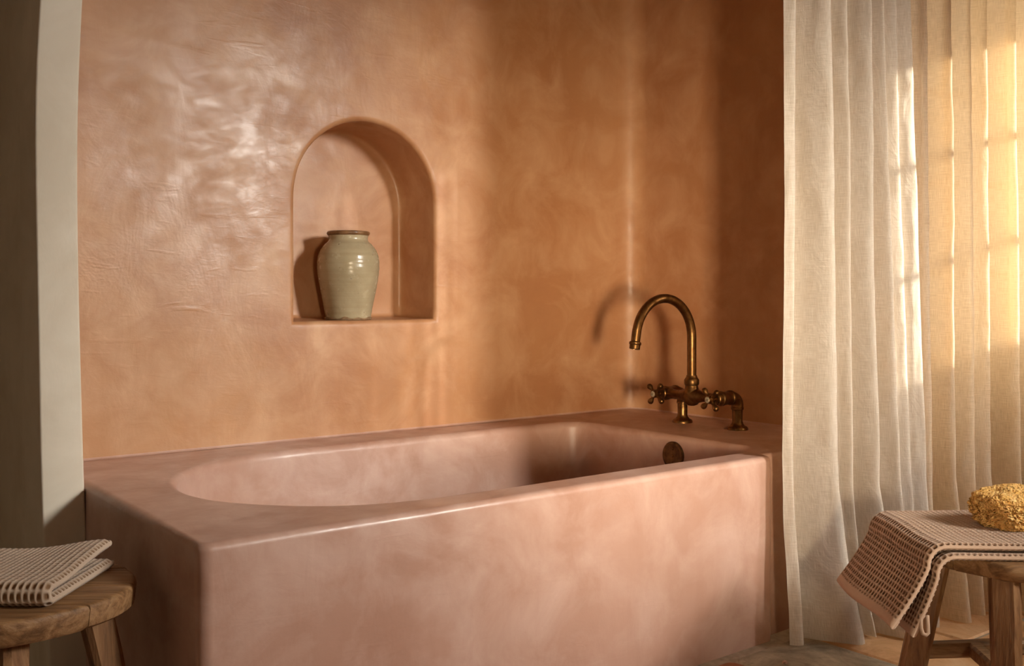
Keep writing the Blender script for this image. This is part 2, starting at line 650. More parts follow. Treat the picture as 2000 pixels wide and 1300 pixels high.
# angled wall behind the curtains, with its window
TD = Vector((0.9325, -0.3612, 0))
ang = math.atan2(TD.y, TD.x)
ww = structure(boxes('wall_window', [
    (0, 0.18, 0, 0.16, 0, CEIL), (0.18, 1.02, 0, 0.16, 0, 0.85), (0.18, 1.02, 0, 0.16, 2.40, CEIL), (1.02, 1.25, 0, 0.16, 0, CEIL)], M['room']))
ww.location = (2.62, 0.12, 0)
ww.rotation_euler = (0, 0, ang)
w2 = structure(empty('window_2', (2.62, 0.12, 0), ang))
boxes('window_frame', [(0.18, 0.22, 0.05, 0.10, 0.85, 2.40), (0.98, 1.02, 0.05, 0.10, 0.85, 2.40), (0.22, 0.98, 0.05, 0.10, 0.85, 0.90), (0.22, 0.98, 0.05, 0.10, 2.35, 2.40)], M['paint'], w2)
for zz in (1.20, 1.56, 1.92):
    boxes('muntin', [(0.22, 0.98, 0.06, 0.085, zz, zz + 0.028)], M['paint'], w2)
boxes('muntin', [(0.585, 0.615, 0.055, 0.09, 0.90, 2.35)], M['paint'], w2)

# the cream arch in front of the alcove
intr = [(0.020, 0.0), (0.002, 0.43), (-0.005, 0.61), (-0.0157, 1.02), (-0.0204, 1.24), (-0.0228, 1.45), (-0.0225, 1.58), (-0.0184, 1.768), (-0.0089, 1.955)]
extr = [(-0.092, 0.0), (-0.1113, 0.45), (-0.1178, 0.607), (-0.1243, 1.027), (-0.1281, 1.236), (-0.132, 1.43), (-0.1333, 1.57), (-0.132, 1.752), (-0.1204, 1.935)]


def resample(pts, n):
    P = np.array(pts)
    s = np.r_[0, np.cumsum(np.hypot(*np.diff(P, axis=0).T))]
    q = np.linspace(0, s[-1], n)
    x, z = np.interp(q, s, P[:, 0]), np.interp(q, s, P[:, 1])
    for _ in range(3):
        x[1:-1] = (x[:-2] + 2 * x[1:-1] + x[2:]) / 4
    return list(zip(x, z))


def arch_curve(low, lift):
    pts = resample(low, 24)
    x0, z0 = low[-1]
    a, b, n = XR / 2 + 0.02, 1.26 + lift, 3.0
    h0 = z0 - 1.58
    o0 = a * (1 - (1 - (h0 / (1.26 + lift)) ** n) ** (1 / n))
    up = []
    for k in range(1, 40):
        th = k / 40 * math.pi / 2
        h = h0 + (b - h0) * math.sin(th)
        up.append((x0 - o0 + a * (1 - max(0, 1 - (h / b) ** n) ** (1 / n)), 1.58 + h))
    return pts + up


ci = arch_curve(intr, 0.0)
ce = arch_curve(extr, 0.118)
V, F = [], []
n = len(ci)
rr = 0.007
for (xi, zi), (xe, ze) in zip(ci, ce):
    # ring of the band section: small rounded arrises
    dx, dz = xi - xe, zi - ze
    L = math.hypot(dx, dz)
    dx, dz = dx / L, dz / L
    y0, y1 = 0.868, 1.056
    sec = []
    for (bx, bz, sgn) in ((xe, ze, 1), (xi, zi, -1)):
        c = [(0, rr)] if sgn == 1 else [(0, rr)]
        arc = [(rr * (1 - math.cos(a)), rr * (1 - math.sin(a))) for a in np.linspace(0, math.pi / 2, 5)]
        if sgn == -1:
            arc = arc[::-1]
        for o, yy in arc:
            sec.append((bx + sgn * dx * o, y0 + yy, bz + sgn * dz * o))
    sec.append((xi, y1, zi))
    sec.append((xe, y1, ze))
    V += sec
m_ = len(V) // n
for i in range(n - 1):
    for k in range(m_):
        k2 = (k + 1) % m_
        F.append((i * m_ + k, i * m_ + k2, (i + 1) * m_ + k2, (i + 1) * m_ + k))
F.append(tuple(range(m_)))
F.append(tuple((n - 1) * m_ + k for k in reversed(range(m_))))
tr1 = structure(smooth_sharp(link('trim_1', V, F, M['cream']), 30))
tr1['label'] = 'cream plaster arch jamb at the left of the bath alcove'

# floor: mortar bed and square tiles
fl = structure(boxes('floor', [(-2.6, 3.75, -3.2, 2.4, -0.1, -0.006)], M['grout']))
PITCH, GAP = 0.368, 0.014
TX, TY = 1.667, -0.038


def tile_mesh(name, seed, mat):
    r = random.Random(seed)
    hs = (PITCH - GAP) / 2
    bm = bmesh.new()
    pts = []
    cr = 0.022
    for cx, cy, a0 in ((1, 1, 0), (-1, 1, 90), (-1, -1, 180), (1, -1, 270)):
        k = cr * r.uniform(0.6, 1.5)
        jx, jy = r.uniform(-.003, .003), r.uniform(-.003, .003)
        for a in (0, 30, 60, 90):
            t = math.radians(a0 + a)
            pts.append((cx * (hs - k) + k * math.cos(t) + jx, cy * (hs - k) + k * math.sin(t) + jy))
    lo = [bm.verts.new((x, y, -0.02)) for x, y in pts]
    mid = [bm.verts.new((x, y, -0.006)) for x, y in pts]
    top = [bm.verts.new((x * 0.975, y * 0.975, 0.0)) for x, y in pts]
    ring_faces(bm, lo, mid)
    ring_faces(bm, mid, top)
    bm.faces.new(top)
    me = bpy.data.meshes.new(name)
    bm.normal_update()
    bm.to_mesh(me)
    bm.free()
    me.materials.append(mat)
    return me


tmesh = {k: [tile_mesh('tile', i * 7 + s, M['tile_' + k]) for s in range(3)] for i, k in enumerate(('tan', 'red', 'grey'))}
for i in range(-7, 5):
    for j in range(0, 8):
        x, y = TX + (i + 0.5) * PITCH, TY - (j + 0.5) * PITCH
        if x > 3.4 or y < -2.95:
            continue
        kind = 'grey' if (i, j) == (0, 0) else ('tan' if i > 0 else random.choice(('red', 'red', 'tan')))
        o = bpy.data.objects.new('tile', random.choice(tmesh[kind]))
        COL.objects.link(o)
        o.location = (x, y, random.uniform(-0.0015, 0.0005))
        o.rotation_euler = (0, 0, random.choice((0, 1, 2, 3)) * math.pi / 2 + random.uniform(-.008, .008))
        o.parent = fl
        if kind == 'grey':
            o['label'] = 'worn grey stone tile'

# ------------------------------------------------------------------ bathtub
tub = tag(empty('bathtub', (0, 0, 0)), 'built-in pink plaster bathtub with oval basin below the niche', 'bathtub')
ZT = 0.60


def rounded_poly(pts, rads, seg=0.06):
    """closed path with rounded corners and even points; returns points + inward normals"""
    out = []
    n = len(pts)
    for i in range(n):
        p0, p1, p2 = Vector(pts[i - 1]), Vector(pts[i]), Vector(pts[(i + 1) % n])
        d0, d1 = (p0 - p1).normalized(), (p2 - p1).normalized()
        r = rads[i]
        half = d0.angle(d1) / 2
        tlen = r / math.tan(half)
        a, b = p1 + d0 * tlen, p1 + d1 * tlen
        c = p1 + (d0 + d1).normalized() * (r / math.sin(half))
        va, vb = a - c, b - c
        k = 8
        for q in range(k + 1):
            t = q / k
            d = (va * (1 - t) + vb * t).normalized() * r
            out.append(c + d)
    # add points on the long edges
    res = []
    for i in range(len(out)):
        a, b = out[i], out[(i + 1) % len(out)]
        m = max(1, int((b - a).length / seg))
        for q in range(m):
            res.append(a.lerp(b, q / m))
    P = np.array([(p.x, p.y) for p in res])
    T = np.roll(P, -1, 0) - np.roll(P, 1, 0)
    T /= np.linalg.norm(T, axis=1)[:, None]
    N = np.c_[-T[:, 1], T[:, 0]]     # inward for counter-clockwise paths
    return P, N


OP, ON = rounded_poly([(0, 0), (1.93, 0), (1.93, 0.037), (XR, 0.037), (XR, YB), (0, YB)],
                      [0.032, 0.027, 0.008, 0.0035, 0.0035, 0.0035])
# opening: half ellipse at the head end, small corners at the tap end
ox = []
ECX, EA, ECY, EB, OXR = 0.72, 0.53, 0.603, 0.477, 2.02
for k in range(61):
    a = math.pi / 2 + math.pi * k / 60
    ox.append((ECX + EA * math.cos(a), ECY + EB * math.sin(a)))
for k in range(1, 22):
    ox.append((ECX + (OXR - 0.1 - ECX) * k / 22, ECY - EB))
for k in range(13):
    a = -math.pi / 2 + math.pi / 2 * k / 12
    ox.append((OXR - 0.1 + 0.1 * math.cos(a), ECY - EB + 0.1 + 0.1 * math.sin(a)))
for k in range(1, 12):
    ox.append((OXR, ECY - EB + 0.1 + (2 * EB - 0.2) * k / 12))
for k in range(13):
    a = math.pi / 2 * k / 12
    ox.append((OXR - 0.1 + 0.1 * math.cos(a), ECY + EB - 0.1 + 0.1 * math.sin(a)))
for k in range(1, 22):
    ox.append((OXR - 0.1 + (ECX - OXR + 0.1) * k / 22, ECY + EB))
IP = np.array(ox)
IT = np.roll(IP, -1, 0) - np.roll(IP, 1, 0)
IT /= np.linalg.norm(IT, axis=1)[:, None]
IN = np.c_[-IT[:, 1], IT[:, 0]]

bm = bmesh.new()


def wob(x, y, z, amp=0.0022):
    return amp * noise.noise((x * 4.2, y * 4.2, z * 4.2 + 3.0))


def ring(P, N, off, z, amp=0.0022):
    out = []
    for (x, y), (nx, ny) in zip(P, N):
        w = wob(x, y, z, amp)
        o = off + w
        out.append(bm.verts.new((x + nx * o, y + ny * o, z + (0 if z == ZT else wob(x + 5, y, z, amp * 0.7)))))
    return out


RO = 0.019
orings = [ring(OP, ON, RO + 0.006, ZT), ring(OP, ON, RO, ZT)]
for a in np.linspace(0, math.pi / 2, 8)[1:]:
    orings.append(ring(OP, ON, RO * (1 - math.sin(a)), ZT - RO * (1 - math.cos(a))))
for z in (0.55, 0.45, 0.33, 0.2, 0.08, -0.01):
    orings.append(ring(OP, ON, 0, z, 0.0016))
for A, B in zip(orings, orings[1:]):
    ring_faces(bm, A, B)
RI = 0.026


def basin(off, z, lean):
    P = IP.copy()
    # the head end slopes for leaning back
    k = np.clip((ECX - IP[:, 0]) / EA, 0, 1) ** 1.3
    P[:, 0] += lean * k
    return ring(P, IN, off, z, 0.002)


irings = [basin(-RI - 0.008, ZT, 0), basin(-RI, ZT, 0)]
for a in np.linspace(0, math.pi / 2, 9)[1:]:
    irings.append(basin(-RI * (1 - math.sin(a)), ZT - RI * (1 - math.cos(a)), 0))
for z, off, ln in ((0.55, 0.002, .008), (0.48, 0.007, .03), (0.40, 0.014, .06), (0.32, 0.022, .10), (0.26, 0.032, .13),
                   (0.215, 0.046, .155), (0.185, 0.066, .17), (0.168, 0.092, .18), (0.16, 0.125, .19), (0.158, 0.16, .19)):
    irings.append(basin(off, z, ln))
for A, B in zip(irings, irings[1:]):
    ring_faces(bm, A, B)
bm.faces.new(irings[-1])
fill_between(bm, [orings[0], irings[0]])
bmesh.ops.recalc_face_normals(bm, faces=bm.faces[:])
from_bm('plaster_shell', bm, M['tub'], tub, smooth=True)

# concave plaster bead where deck and walls meet
cv = [(0.0, YB), (XR - RC, YB)] + [(XR - RC + RC * math.sin(a), YB - RC + RC * math.cos(a)) for a in np.linspace(0, math.pi / 2, 9)[1:]] + [(XR, 0.13)]
V, F = [], []
rc = 0.012
for i, (x, y) in enumerate(cv):
    a, b = cv[max(0, i - 1)], cv[min(len(cv) - 1, i + 1)]
    tx, ty = b[0] - a[0], b[1] - a[1]
    L = math.hypot(tx, ty)
    nx, ny = ty / L, -tx / L
    for q in np.linspace(0, math.pi / 2, 6):
        o, h = rc * (1 - math.sin(q)) , rc * (1 - math.cos(q))
        V.append((x + nx * (o - 0.001), y + ny * (o - 0.001), ZT + h - 0.0005))
for i in range(len(cv) - 1):
    for k in range(5):
        F.append((i * 6 + k, (i + 1) * 6 + k, (i + 1) * 6 + k + 1, i * 6 + k + 1))
link('plaster_cove', V, F, M['tub'], tub)

# overflow plate on the tap end of the basin
ov = axis_mat((2.017, 0.53, 0.525), (-1, 0, 0.04))
Vp, Fp = lathe([(0.053, -0.004), (0.053, 0.003), (0.050, 0.0055), (0.042, 0.0065), (0.039, 0.0052), (0.0, 0.0062)], 40, ov)
op = smooth_sharp(link('overflow_plate', Vp, Fp, M['bronze'], tub), 40)
op['label'] = 'round bronze overflow plate'
for dz in (0.0, 0.028, -0.028):
    c = ov @ Vector((0, dz, 0.005))
    Vs, Fs = lathe([(0.006, 0), (0.006, 0.002), (0.004, 0.0035), (0, 0.0035)], 14, axis_mat(c, (-1, 0, 0.04)))
    link('screw', Vs, Fs, M['brass'], op)

# ------------------------------------------------------------------ faucet
fx = tag(empty('bath_faucet', (2.24, 0.64, ZT)), 'aged brass bridge faucet with gooseneck spout on the tub deck', 'faucet')
FO = Vector((2.24, 0.64, ZT))


def fpart(name, vf, mat, parent=None, deg=38):
    V, F = vf
    o = link(name, [Vector(p) - FO for p in V], F, mat, parent or fx)
    return smooth_sharp(o, deg)


ZA = ZT + 0.128
for py in (0.496, 0.786):
    px_ = 2.345
    fpart('pillar', lathe([(0.042, 0.0), (0.042, 0.006), (0.038, 0.012), (0.029, 0.016), (0.023, 0.024), (0.0205, 0.032), (0.0205, 0.082)], 36,
                          Matrix.Translation((px_, py, ZT))), M['brass'])
    fpart('collar', lathe([(0.0215, 0.0), (0.0245, 0.002), (0.0245, 0.010), (0.022, 0.012), (0.022, 0.020), (0.0, 0.020)], 36,
                          Matrix.Translation((px_, py, ZT + 0.078))), M['brass'])
    R = 0.034
    pth = [(px_, py, ZT + 0.085)] + [(px_ - R + R * math.cos(a), py, ZA - R + R * math.sin(a)) for a in np.linspace(0, math.pi / 2, 12)] + [(px_ - R - 0.012, py, ZA)]
    fpart('elbow', tube(pth, 0.0235, 28), M['brass'])
    ax = (-1, 0, 0)
    fpart('valve_body', lathe([(0.0, 0.0), (0.029, 0.0), (0.029, 0.009), (0.026, 0.012), (0.026, 0.05), (0.029, 0.055), (0.029, 0.066), (0.025, 0.069),
                               (0.025, 0.088), (0.0225, 0.091), (0.0225, 0.098), (0.012, 0.1), (0.010, 0.1), (0.0, 0.1)], 36,
                              axis_mat((px_ - R - 0.004, py, ZA), ax)), M['brass'])
    hx = px_ - R - 0.104
    parts = [lathe([(0.009, 0.0), (0.009, 0.014), (0.013, 0.017), (0.0165, 0.023), (0.0165, 0.034), (0.014, 0.039), (0.014, 0.044), (0.0, 0.044)], 28,
                   axis_mat((hx + 0.006, py, ZA), ax))]
    for q in range(4):
        a = math.radians(45 + 90 * q + (4 if py < 0.6 else -5))
        d = Vector((0.0, math.cos(a), math.sin(a)))
        base = Vector((hx - 0.022, py, ZA))
        parts.append(lathe([(0.0078, 0.008), (0.0068, 0.018), (0.0060, 0.024), (0.0080, 0.030), (0.0108, 0.037), (0.0118, 0.043), (0.0104, 0.049), (0.006, 0.053), (0.0, 0.0545)], 20,
                           axis_mat(base, d)))
    h = fpart('cross_handle', merge(*parts), M['brass'])
    cap = fpart('enamel_cap', lathe([(0.0118, 0.0), (0.0118, 0.0015), (0.010, 0.003), (0.0, 0.0036)], 28, axis_mat((hx - 0.038, py, ZA), ax)), M['enamel'], h)
    cap['label'] = 'small white enamel disc'
    bxs = []
    for (a0, a1, b0, b1) in ((-0.005, -0.004, -0.004, 0.004), (-0.005, -0.001, 0.003, 0.004), (-0.005, -0.002, -0.0005, 0.0005), (0.001, 0.002, -0.004, 0.004), (0.002, 0.005, -0.004, -0.003)):
        bxs.append((hx - 0.0422, hx - 0.0405, py + a0, py + a1, ZA + b0, ZA + b1))
    bm = bmesh.new()
    for b in bxs:
        add_box(bm, *b)
    bmesh.ops.translate(bm, verts=bm.verts[:], vec=-FO)
    from_bm('index_mark', bm, M['ink'], h)

# bridge between the valves, bulb, spout
BX = 2.24
pth, rad = [], []
for k in range(41):
    y = 0.496 + (0.786 - 0.496) * k / 40
    t_ = (y - 0.64) / 0.145
    pth.append((BX + 0.012 * t_ * t_, y, ZA))
    rad.append(0.0175 + 0.0165 * math.exp(-(t_ / 0.30) ** 2) + 0.004 * math.exp(-((abs(t_) - 0.85) / 0.12) ** 2))
fpart('bridge', tube(pth, rad, 30), M['brass'])
fpart('spout_base', lathe([(0.0, -0.040), (0.012, -0.039), (0.024, -0.034), (0.031, -0.024), (0.034, -0.010), (0.034, 0.008), (0.031, 0.022), (0.0265, 0.032), (0.025, 0.042),
                           (0.028, 0.044), (0.0295, 0.050), (0.0295, 0.064), (0.026, 0.070), (0.0225, 0.074), (0.021, 0.082), (0.0, 0.082)], 40,
                          Matrix.Translation((BX, 0.64, ZA))), M['brass'])
RS = 0.155
zc = 0.962
pth = [(BX, 0.64, ZA + 0.07)] + [(BX, 0.64, z) for z in np.linspace(ZA + 0.1, zc, 6)]
for a in np.linspace(0, math.radians(172), 40)[1:]:
    pth.append((BX - RS + RS * math.cos(a), 0.64, zc + RS * math.sin(a)))
e = Vector(pth[-1]); d = (e - Vector(pth[-2])).normalized()
for k in range(1, 4):
    pth.append(tuple(e + d * 0.012 * k))
end = Vector(pth[-1])
rad = list(np.linspace(0.0185, 0.0175, len(pth)))
fpart('spout', tube(pth, rad, 30), M['brass'])
fpart('nozzle', lathe([(0.0, -0.006), (0.0185, -0.006), (0.0225, -0.003), (0.0235, 0.002), (0.0225, 0.006), (0.0205, 0.008), (0.0205, 0.0225), (0.0185, 0.024), (0.014, 0.024), (0.013, 0.01), (0.0, 0.01)], 32,
                      axis_mat(end, d)), M['brass'])

# ------------------------------------------------------------------ jar
JX, JY = 1.115, YB + 0.115
jar = tag(empty('stoneware_jar', (JX, JY, NZ0 + 0.0008)), 'speckled grey-green stoneware jar standing in the arched niche', 'jar')
H = 0.345
prof = [(0.0, 0.0), (0.083, 0.0), (0.086, 0.004), (0.088, 0.012), (0.093, 0.04), (0.102, 0.085), (0.112, 0.135), (0.1185, 0.175), (0.121, 0.205), (0.1195, 0.232), (0.114, 0.256),
        (0.104, 0.277), (0.092, 0.292), (0.082, 0.301), (0.0765, 0.309), (0.0750, 0.318), (0.0770, 0.328)]
inner = [(0.069, 0.328), (0.067, 0.31), (0.075, 0.297), (0.10, 0.27), (0.112, 0.21), (0.10, 0.1), (0.078, 0.015), (0.0, 0.012)]


def spline(pts, m=5):
    P = np.array([pts[0]] + pts + [pts[-1]], float)
    out = []
    for i in range(1, len(P) - 2):
        p0, p1, p2, p3 = P[i - 1], P[i], P[i + 1], P[i + 2]
        for k in range(m):
            t = k / m
            out.append(0.5 * ((2 * p1) + (-p0 + p2) * t + (2 * p0 - 5 * p1 + 4 * p2 - p3) * t * t + (-p0 + 3 * p1 - 3 * p2 + p3) * t ** 3))
    out.append(P[-2])
    return [(max(0, a), b) for a, b in out]


bp = [(0.0, 0.0), (0.083, 0.0)] + spline(prof[2:])
V, F = lathe(bp + spline(inner), 72)
V = [Vector((p.x * (1 + 0.008 * noise.noise((p.x * 9, p.y * 9, p.z * 11)) + 0.004 * math.sin(p.z * 260)), p.y * (1 + 0.008 * noise.noise((p.x * 9, p.y * 9, p.z * 11)) + 0.004 * math.sin(p.z * 260)), p.z)) for p in V]
link('jar_body', V, F, M['glaze'], jar)
V, F = lathe([(0.069, 0.327), (0.0775, 0.327), (0.0815, 0.331), (0.0835, 0.3345), (0.0835, 0.339), (0.081, 0.3425), (0.077, 0.344), (0.072, 0.342), (0.069, 0.337)], 64)
r_ = link('jar_rim', V, F[:-2] if False else F, M['rim'], jar)
r_['label'] = 'brown glazed rim'
# bare clay showing at the chipped foot
V, F = [], []
n = 90
for k in range(n):
    a = 2 * math.pi * k / n
    hgt = 0.005 + 0.011 * max(0, noise.noise((math.cos(a) * 2.2, math.sin(a) * 2.2, 4.0)) + 0.25)
    V += [(0.0875 * math.cos(a), 0.0875 * math.sin(a), 0.0), ((0.0905 + hgt * 0.1) * math.cos(a), (0.0905 + hgt * 0.1) * math.sin(a), hgt), (0.084 * math.cos(a), 0.084 * math.sin(a), hgt + 0.001)]
for k in range(n):
    j = (k + 1) % n
    F += [(3 * k, 3 * j, 3 * j + 1, 3 * k + 1), (3 * k + 1, 3 * j + 1, 3 * j + 2, 3 * k + 2)]
ft = link('jar_foot', V, F, M['clay'], jar)
ft['label'] = 'bare clay foot ring'

# ------------------------------------------------------------------ curtains
CP0 = np.array((1.88, -0.04))
CT = np.array((0.9325, -0.3612))
CN = np.array((-0.3612, -0.9325))     # towards the room


def curtain(name, keys, mat, amp, base, seed, per=22, z_top=CEIL - 0.012, drop=0.0, left_flat=None):
    """keys: {z: [s of fold edges]}; every fold runs crest to crest between edges"""
    zs = sorted(keys)
    K = np.array([keys[z] for z in zs])
    nf = K.shape[1]
    zrow = np.r_[np.linspace(drop, 0.5, 70), np.linspace(0.5, z_top, 130)[1:]]
    ph = np.linspace(0, nf - 1, (nf - 1) * per + 1)
    V, UV = [], []
    s_ref = None
    for z in zrow:
        ks = np.array([np.interp(z, zs, K[:, i]) for i in range(nf)])
        w = np.array([0.0035 * noise.noise((i * 3.1 + seed, z * 2.3, 0.5)) for i in range(nf)])
        ks = ks + w
        s = np.interp(ph, np.arange(nf), ks)
        wid = np.diff(ks)
        fi = np.minimum(ph.astype(int), nf - 2)
        fr = ph - fi
        # cloth comes forward over the fold and tucks back sharply at its right edge
        a_loc = np.array([amp[i] for i in fi]) * np.clip(wid[fi], 0.03, 0.14)
        shape = (0.5 - 0.5 * np.cos(2 * np.pi * np.clip(fr, 0, 1)) + 1e-6) ** 0.75 - 0.5
        s2 = s + 0.20 * wid[fi] * np.sin(np.pi * np.clip(fr, 0, 1)) ** 2
        nrm = base + a_loc * shape
        # folds stand out towards the hem
        fl_ = 1 - sstep(0.0, 0.55, np.array(z))
        nrm = nrm * (1 + 0.35 * fl_) + 0.022 * fl_
        tp = sstep(1.8, 3.0, np.array(z))
        nrm = nrm * (1 - 0.35 * tp)
        for q in range(len(ph)):
            dn = 0.006 * noise.noise((s2[q] * 16 + seed, z * 2.2, 2.0)) + 0.0035 * noise.noise((s2[q] * 40, z * 9, seed))
            P = CP0 + CT * s2[q] + CN * (nrm[q] + dn)
            zz = z
            if z < 0.08:
                zz = z + (1 - z / 0.08) * 0.012 * (1 + noise.noise((s2[q] * 9, seed, 7.0)))
            V.append((P[0], P[1], zz))
        if s_ref is None:
            pass
    nc = len(ph)
    # cloth coordinates from the mid row
    mid = np.array(V[nc * 100: nc * 101])[:, :2]
    cl = np.r_[0, np.cumsum(np.hypot(*np.diff(mid, axis=0).T))]
    for z in zrow:
        for q in range(nc):
            UV.append((cl[q], z))
    F = [(i * nc + k, i * nc + k + 1, (i + 1) * nc + k + 1, (i + 1) * nc + k) for i in range(len(zrow) - 1) for k in range(nc - 1)]
    o = link(name, V, F, mat, uvs=UV)
    return o


dk = {
    0.0: [0.030, 0.085, 0.320, 0.345, 0.485, 0.530, 0.565, 0.600],
    0.28: [0.026, 0.068, 0.262, 0.296, 0.420, 0.490, 0.530, 0.585],
    0.5: [0.024, 0.062, 0.237, 0.284, 0.383, 0.468, 0.515, 0.577],
    1.2: [0.025, 0.066, 0.222, 0.274, 0.368, 0.437, 0.485, 0.548],
    2.0: [0.028, 0.071, 0.206, 0.264, 0.353, 0.403, 0.454, 0.519],
    3.0: [0.030, 0.072, 0.196, 0.258, 0.340, 0.388, 0.438, 0.495],
}
c1 = curtain('curtain', dk, M['linen'], [0.25, 0.66, 0.70, 0.68, 0.60, 0.30, 0.28], 0.02, 3.0)
tag(c1, 'heavy cream linen curtain hanging in deep folds beside the tub', 'curtain')
sk_ = {
    0.0: [0.40, 0.50, 0.66, 0.78, 0.86, 0.96, 1.06, 1.17, 1.28],
    0.5: [0.40, 0.50, 0.64, 0.735, 0.825, 0.90, 1.01, 1.13, 1.25],
    1.2: [0.38, 0.49, 0.633, 0.728, 0.818, 0.89, 1.00, 1.12, 1.24],
    3.0: [0.36, 0.46, 0.61, 0.71, 0.80, 0.87, 0.98, 1.10, 1.22],
}
c2 = curtain('sheer_curtain', sk_, M['sheer'], [0.2, 0.7, 0.8, 0.55, 0.4, 0.8, 0.5, 0.6], -0.045, 11.0)
tag(c2, 'sunlit sheer curtain glowing in front of the window', 'curtain')

# ------------------------------------------------------------------ stools
def clip(poly, a, b, c):
    """keep a*x+b*y<=c of a convex polygon"""
    out = []
    for i in range(len(poly)):
        p, q = poly[i], poly[(i + 1) % len(poly)]
        dp, dq = a * p[0] + b * p[1] - c, a * q[0] + b * q[1] - c
        if dp <= 0:
            out.append(p)
        if dp * dq < 0:
            t = dp / (dp - dq)
            out.append((p[0] + t * (q[0] - p[0]), p[1] + t * (q[1] - p[1])))
    return out


def inset_poly(P, d):
    c = np.mean(P, 0)
    return [tuple(c + (np.array(p) - c) * max(0, 1 - d / np.linalg.norm(np.array(p) - c))) for p in P]


def prism(name, poly, z0, z1, mat, parent, rnd=0.008, under=0.0):
    bm = bmesh.new()
    lv = [(inset_poly(poly, rnd + under), z0), (inset_poly(poly, under * 0.6), z0 + rnd)]
    lv += [(poly, z1 - rnd * 1.6), (inset_poly(poly, rnd * 0.3), z1 - rnd * 0.7), (inset_poly(poly, rnd), z1 - rnd * 0.15), (inset_poly(poly, rnd * 2.2), z1)]
    R = []
    for pl, z in lv:
        R.append([bm.verts.new((x + 0.0015 * noise.noise((x * 20, y * 20, z * 20)), y + 0.0015 * noise.noise((x * 20, y * 20, z * 20 + 5)), z)) for x, y in pl])
    for A, B in zip(R, R[1:]):
        ring_faces(bm, A, B)
    bm.faces.new(R[-1])
    bm.faces.new(list(reversed(R[0])))
    bmesh.ops.recalc_face_normals(bm, faces=bm.faces[:])
    o = from_bm(name, bm, mat, parent, smooth=True)
    return smooth_sharp(o, 45)


def beam(name, a, b, w0, w1, mat, parent, turn=0.0, ch=0.2):
    """tapered square timber with chamfered arrises"""
    a, b = Vector(a), Vector(b)
    q = (b - a).to_track_quat('Z', 'Y')
    sec = []
    for k in range(4):
        t0 = math.pi / 2 * k + math.pi / 4 + turn
        for s_ in (-1, 1):
            t1 = t0 + s_ * ch
            sec.append((math.cos(t1) * 0.7071 / math.cos(math.pi / 4 - 0) * 0.98, math.sin(t1) * 0.98))
    V, F = [], []
    L = 9
    for i in range(L):
        t = i / (L - 1)
        w = w0 + (w1 - w0) * t
        for (x, y) in sec:
            p = a.lerp(b, t) + q @ Vector((x * w * 0.7, y * w * 0.7, 0))
            nz = noise.noise_vector(p * 9) * 0.002
            V.append(p + nz)
    m = len(sec)
    for i in range(L - 1):
        for k in range(m):
            F.append((i * m + k, i * m + (k + 1) % m, (i + 1) * m + (k + 1) % m, (i + 1) * m + k))
    F += [tuple(reversed(range(m))), tuple((L - 1) * m + k for k in range(m))]
    return smooth_sharp(link(name, V, F, mat, parent), 30)


# local stool axes follow the viewer: x to the right, y away
def to_world(x, d):
    c, s = math.cos(YAW), math.sin(YAW)
    return CAM.x + c * x - s * d, CAM.y + s * x + c * d


# left stool
SC = (-1.079, 2.150)
wx, wy = to_world(*SC)
st1 = tag(empty('wooden_stool', (wx, wy, 0), YAW), 'round weathered wooden stool at the dark end of the tub', 'stool', 'rustic wooden stools')
ZS1 = 0.50
pol = []
for k in range(64):
    a = 2 * math.pi * k / 64
    r = 0.250 * (1 + 0.02 * math.sin(3 * a + 0.6) + 0.012 * math.sin(5 * a + 2))
    pol.append((r * math.cos(a), r * math.sin(a)))
cuts = [(-1, -0.118), (-0.118, 0.016), (0.016, 0.155), (0.155, 1)]
for i, (c0, c1_) in enumerate(cuts):
    k = 0.03
    pl = clip(clip(pol, -k, 1, c1_ - 0.0007), k, -1, -(c0 + 0.0007))
    prism('plank', pl, ZS1 - 0.052, ZS1, M['wood_seat'], st1, 0.006 if i else 0.008, 0.006)
for an in (15, -64, 152):
    a = math.radians(an)
    c, s = math.cos(a), math.sin(a)
    r1 = 0.262 if an == 15 else 0.30
    beam('leg', (0.165 * c, 0.165 * s, ZS1 - 0.045), (r1 * c, r1 * s, 0.0), 0.056, 0.046, M['wood_leg'], st1, turn=a + (0.85 if an == 15 else 0.4))

# right stool
wx2, wy2 = to_world(1.32, 2.66)
st2 = tag(empty('wooden_stool', (wx2, wy2, 0), YAW), 'weathered wooden stool in front of the curtain, under the sponge', 'stool', 'rustic wooden stools')
ZS2 = 0.47
P2 = [(1.100, 2.60), (1.115, 2.555), (1.165, 2.495), (1.20, 2.450), (1.225, 2.437), (1.262, 2.432), (1.44, 2.435), (1.50, 2.47), (1.545, 2.56), (1.545, 2.78), (1.50, 2.87), (1.42, 2.92), (1.22, 2.92), (1.14, 2.88), (1.102, 2.80)]
P2 = [(x - 1.32, y - 2.66) for x, y in P2]
for i, (c0, c1_) in enumerate([(-1, -0.105), (-0.105, 0.06), (0.06, 1)]):
    pl = clip(clip(P2, -0.04, 1, c1_ - 0.001), 0.04, -1, -(c0 + 0.001))
    prism('plank', pl, ZS2 - 0.042, ZS2, M['wood_seat'], st2, 0.005, 0.004)
LL = ((1.128, 2.66), (1.035, 2.66))     # leg at the left: top, foot
LF = ((1.226, 2.490), (1.215, 2.44))
LR = ((1.43, 2.70), (1.50, 2.70))
for (tx, td), (bx_, bd) in (LL, LF, LR):
    beam('leg', (tx - 1.32, td - 2.66, ZS2 - 0.04), (bx_ - 1.32, bd - 2.66, 0), 0.062, 0.056, M['wood_leg'], st2, turn=math.pi / 4 * 0 + 0.35)


